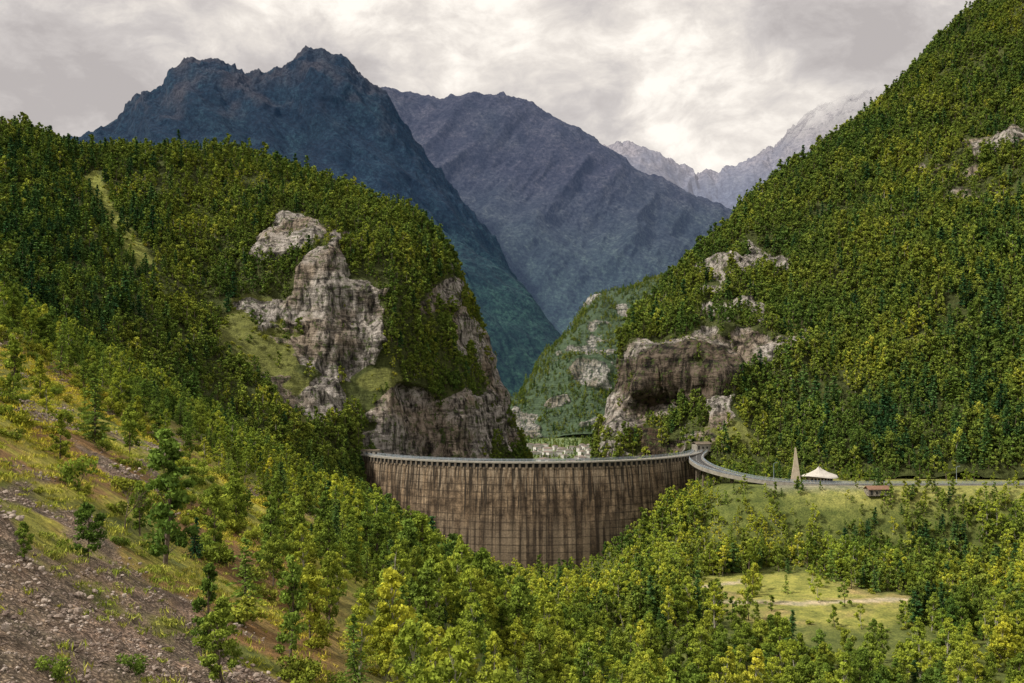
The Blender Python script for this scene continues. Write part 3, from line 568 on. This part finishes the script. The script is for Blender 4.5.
# ---------------------------------------------------------------- road, rails
M_asph=concrete('asphalt',(0.045,0.045,0.047),(0.075,0.073,0.07),2.0)
s=NT('white_paint'); M_white=s.finish(s.ramp(s.noise(s.pos(),2),[(0.3,(0.65,0.65,0.62)),(0.7,(0.82,0.82,0.8))]),0.7)
pts=np.array([(108,566,-40),(101,545,-40.5),(97,525,-42),(99,506,-44),(108,492,-46.3),(124,484,-48.6),(150,481,-50.0),(190,480,-50.1),(240,481,-50.1),(300,484,-50.0),(380,490,-49.8)],float)
rp=cr(pts,np.linspace(0,len(pts)-1,220)); tg=np.gradient(rp,axis=0); sd=np.stack([tg[:,1],-tg[:,0],0*tg[:,0]],1); sd/=np.linalg.norm(sd,axis=1)[:,None]
def ribbon(q,off0,off1,z0,z1,m=0,sl=None):
    n=len(rp); ring=[(off0,z0),(off1,z0),(off1,z1),(off0,z1)]; v=np.array([rp[i]+sd[i]*o+np.array([0,0,zz]) for i in range(n) for o,zz in ring]); f=[]
    for i in range(n-1):
        if sl and not sl(i): continue
        for k in range(4): f.append([i*4+k,i*4+(k+1)%4,(i+1)*4+(k+1)%4,(i+1)*4+k])
    q.put(v,f,m)
road=empty('road')
q=QB(); ribbon(q,-3.3,3.3,-0.5,0.0); add('carriageway',q.mesh('carriageway',[M_asph]),road)
q=QB(); ribbon(q,-3.0,-2.88,0.002,0.006); ribbon(q,2.88,3.0,0.002,0.006); ribbon(q,-0.06,0.06,0.002,0.006,0,lambda i:i%4<2); add('painted_markings',q.mesh('painted_markings',[M_white]),road)
q=QB(); ribbon(q,3.3,3.8,-1.6,0.13); ribbon(q,-3.8,-3.3,-1.2,0.13); add('kerb_and_parapet',q.mesh('kerb_and_parapet',[M_conc]),road)
q=QB()
for i in range(4,110,14): q.box(rp[i]+np.array([0,0,-8.2]),(1.4,1.4,14),0,0.3)
add('viaduct_piers',q.mesh('viaduct_piers',[M_dconc]),road)
q=QB()
for sg in (3.55,-3.55):
    a=sorted((sg-0.05,sg+0.05))
    for hz in (0.45,0.8,1.1): ribbon(q,a[0],a[1],hz,hz+0.1)
    for i in range(0,220,2): q.box(rp[i]+sd[i]*sg+np.array([0,0,0.6]),(0.14,0.14,1.05))
add('guard_rail',q.mesh('guard_rail',[M_steel]))
def lamp(x,y,z):
    q=QB(); q.tube((0,0,0),(0,0,7.5),0.12,0.07,0,8); q.tube((0,0,7.5),(0.9,0,8.1),0.07,0.05,0,6); q.box((1.3,0,8.1),(0.9,0.3,0.16),0); q.box((0,0,0.2),(0.4,0.4,0.4),0)
    add('street_lamp',q.mesh('street_lamp',[M_steel]),loc=(x,y,z))
lamp(216,486,-50);lamp(128,489,-48.4);lamp(252,487,-50)
# ---------------------------------------------------------------- chapel
ch=empty('memorial_church',(141,493,-50.4))
M_sand=concrete('board_marked_concrete',(0.36,0.30,0.22),(0.52,0.45,0.35)); M_roof=concrete('pale_church_roof',(0.42,0.39,0.35),(0.58,0.55,0.50))
q=QB(); v=[(-2.6,-1.2,0),(2.4,-1.2,0),(2.0,1.2,0),(-2.2,1.2,0),(-1.0,-0.7,9),(1.3,-0.7,9),(1.1,0.7,9),(-0.9,0.7,9),(-0.25,-0.25,17),(0.25,-0.25,17),(0.25,0.25,17),(-0.25,0.25,17)]
q.put(v,[[0,1,5,4],[1,2,6,5],[2,3,7,6],[3,0,4,7],[4,5,9,8],[5,6,10,9],[6,7,11,10],[7,4,8,11],[8,9,10,11]]); add('bell_spire',q.mesh('bell_spire',[M_sand]),ch,(-1,1,0))
q=QB(); K=28
for R0,R1,z0,z1,m in ((6.6,6.6,0,2.6,0),(9.3,8.8,2.7,3.3,1),(8.8,5.2,3.3,4.4,1),(5.2,1.8,4.4,6.0,1),(1.8,0.3,6.0,7.2,1)):
    a=np.arange(K)*2*math.pi/K; v=np.vstack([np.stack([R0*np.cos(a),R0*np.sin(a)*0.8,0*a+z0+(0.5*np.sin(2*a) if m else 0)],1),np.stack([R1*np.cos(a),R1*np.sin(a)*0.8,0*a+z1+(0.5*np.sin(2*a) if m else 0)],1)])
    q.put(v,[[i,(i+1)%K,K+(i+1)%K,K+i] for i in range(K)],m)
add('nave_and_roof',q.mesh('nave_and_roof',[M_sand,M_roof]),ch,(11,2,0))
q=QB()
for i in range(7): q.box((11+(i-3)*1.6,2-5.35+0.12*(i-3)**2,1.3),(0.9,0.3,1.6))
add('openings',q.mesh('openings',[M_dark]),ch)
s=NT('terracotta_tiles'); M_tile=s.finish(s.ramp(s.noise(s.pos(),1.5),[(0.3,(0.16,0.09,0.06)),(0.7,(0.26,0.15,0.10))]),0.85)
s=NT('slate_roof'); M_slate=s.finish(s.ramp(s.noise(s.pos(),0.05),[(0.35,(0.10,0.09,0.085)),(0.65,(0.26,0.20,0.17))]),0.85)
s=NT('stone_wall_mat'); M_stone=s.finish(s.ramp(s.n('ShaderNodeTexVoronoi',{'Vector':s.pos(),'Scale':1.2}).outputs['Distance'],[(0.0,(0.42,0.38,0.32)),(0.6,(0.15,0.13,0.11))]),0.9)
gz=float(Hf(np.array([170.]),np.array([466.]))[0]); cabin('stone_kiosk',(170,466,gz-0.3),10,5,2.8,0.1,M_tile,M_stone,1.5)
# ---------------------------------------------------------------- distant town
q=QB()
M_plaster=concrete('town_plaster',(0.38,0.36,0.34),(0.66,0.64,0.62),0.02)
for i in range(130):
    Yt=rng.uniform(2250,2800); b=rng.uniform(500,640); x=(b-512)*Yt/F; w=rng.uniform(10,26);dp=rng.uniform(9,16);h=rng.uniform(7,14); rz=rng.normal()*0.3+0.4; z=-190+float(fbm(np.array([x/200]),np.array([Yt/200]),1.,3,8)[0])*6
    q.box((x,Yt,z+h/2),(w,dp,h),0,rz); q.box((x,Yt,z+h+1.0),(w+1.5,dp+1.5,2.0),1,rz,0.3)
add('distant_town',q.mesh('distant_town',[M_plaster,M_slate]))
x=rng.uniform(-100,500,2800); y=rng.uniform(1500,3400,2800); scatter('valley_trees',np.stack([x,y,-190+0*x-2],1),pick(2800,[0,1,5],[.4,.4,.2]),rng.uniform(0.6,1.3,2800),C_far)
# ---------------------------------------------------------------- sky & sun
w=bpy.data.worlds.new('World'); scene.world=w; w.use_nodes=True; t=w.node_tree; t.nodes.clear()
s=NT.__new__(NT); s.t=t
EL=math.radians(46); AZ=math.radians(-115)
sky=s.n('ShaderNodeTexSky'); sky.sky_type='NISHITA'; sky.sun_disc=False; sky.sun_elevation=EL; sky.sun_rotation=AZ
tc=s.n('ShaderNodeTexCoord').outputs['Generated']
cv=s.n('ShaderNodeMapping',{'Vector':tc,'Scale':(1,1,1.7),'Location':(0.78,0.3,0.12)}).outputs[0]
warp=s.n('ShaderNodeTexNoise',{'Vector':cv,'Scale':5.0,'Detail':3.0}).outputs['Color']
cv2=s.n('ShaderNodeMix',{0:0.12,4:cv,5:warp},data_type='VECTOR').outputs[1]
c1=s.noise(cv2,7.5,8,0.62); c2=s.noise(cv,2.4,2,0.5)
cc=s.math('ADD',s.math('MULTIPLY',c1,0.55),s.math('MULTIPLY',c2,0.45))
cl=s.ramp(cc,[(0.40,(0.48,0.44,0.425)),(0.46,(0.61,0.565,0.54)),(0.51,(0.79,0.73,0.67)),(0.56,(1.05,0.98,0.89))])
skyc=s.mix(1.0,sky.outputs[0],(0.1,0.1,0.1),'MULTIPLY')
mixc=s.mix(0.95,skyc,cl)
bg=s.n('ShaderNodeBackground',{'Color':mixc,'Strength':1.08}); wo=s.n('ShaderNodeOutputWorld'); t.links.new(bg.outputs[0],wo.inputs[0])
sl=bpy.data.lights.new('sun','SUN'); sl.energy=4.7; sl.angle=math.radians(8); sl.color=(1.0,0.93,0.80)
so=bpy.data.objects.new('sun',sl); scene.collection.objects.link(so)
dv=Vector((math.sin(AZ)*math.cos(EL),math.cos(AZ)*math.cos(EL),math.sin(EL))); so.rotation_euler=dv.to_track_quat('Z','Y').to_euler()
scene.view_settings.view_transform='Standard'; scene.view_settings.look='None'; scene.view_settings.exposure=0
cam=bpy.data.cameras.new('camera'); co=bpy.data.objects.new('camera',cam); scene.collection.objects.link(co); scene.camera=co
cam.sensor_width=36; cam.lens=36*F/1024; cam.clip_end=100000; cam.clip_start=0.5
co.location=(0,0,0); co.rotation_euler=(math.radians(90),0,0); cam.shift_y=(HY-341.5)/1024
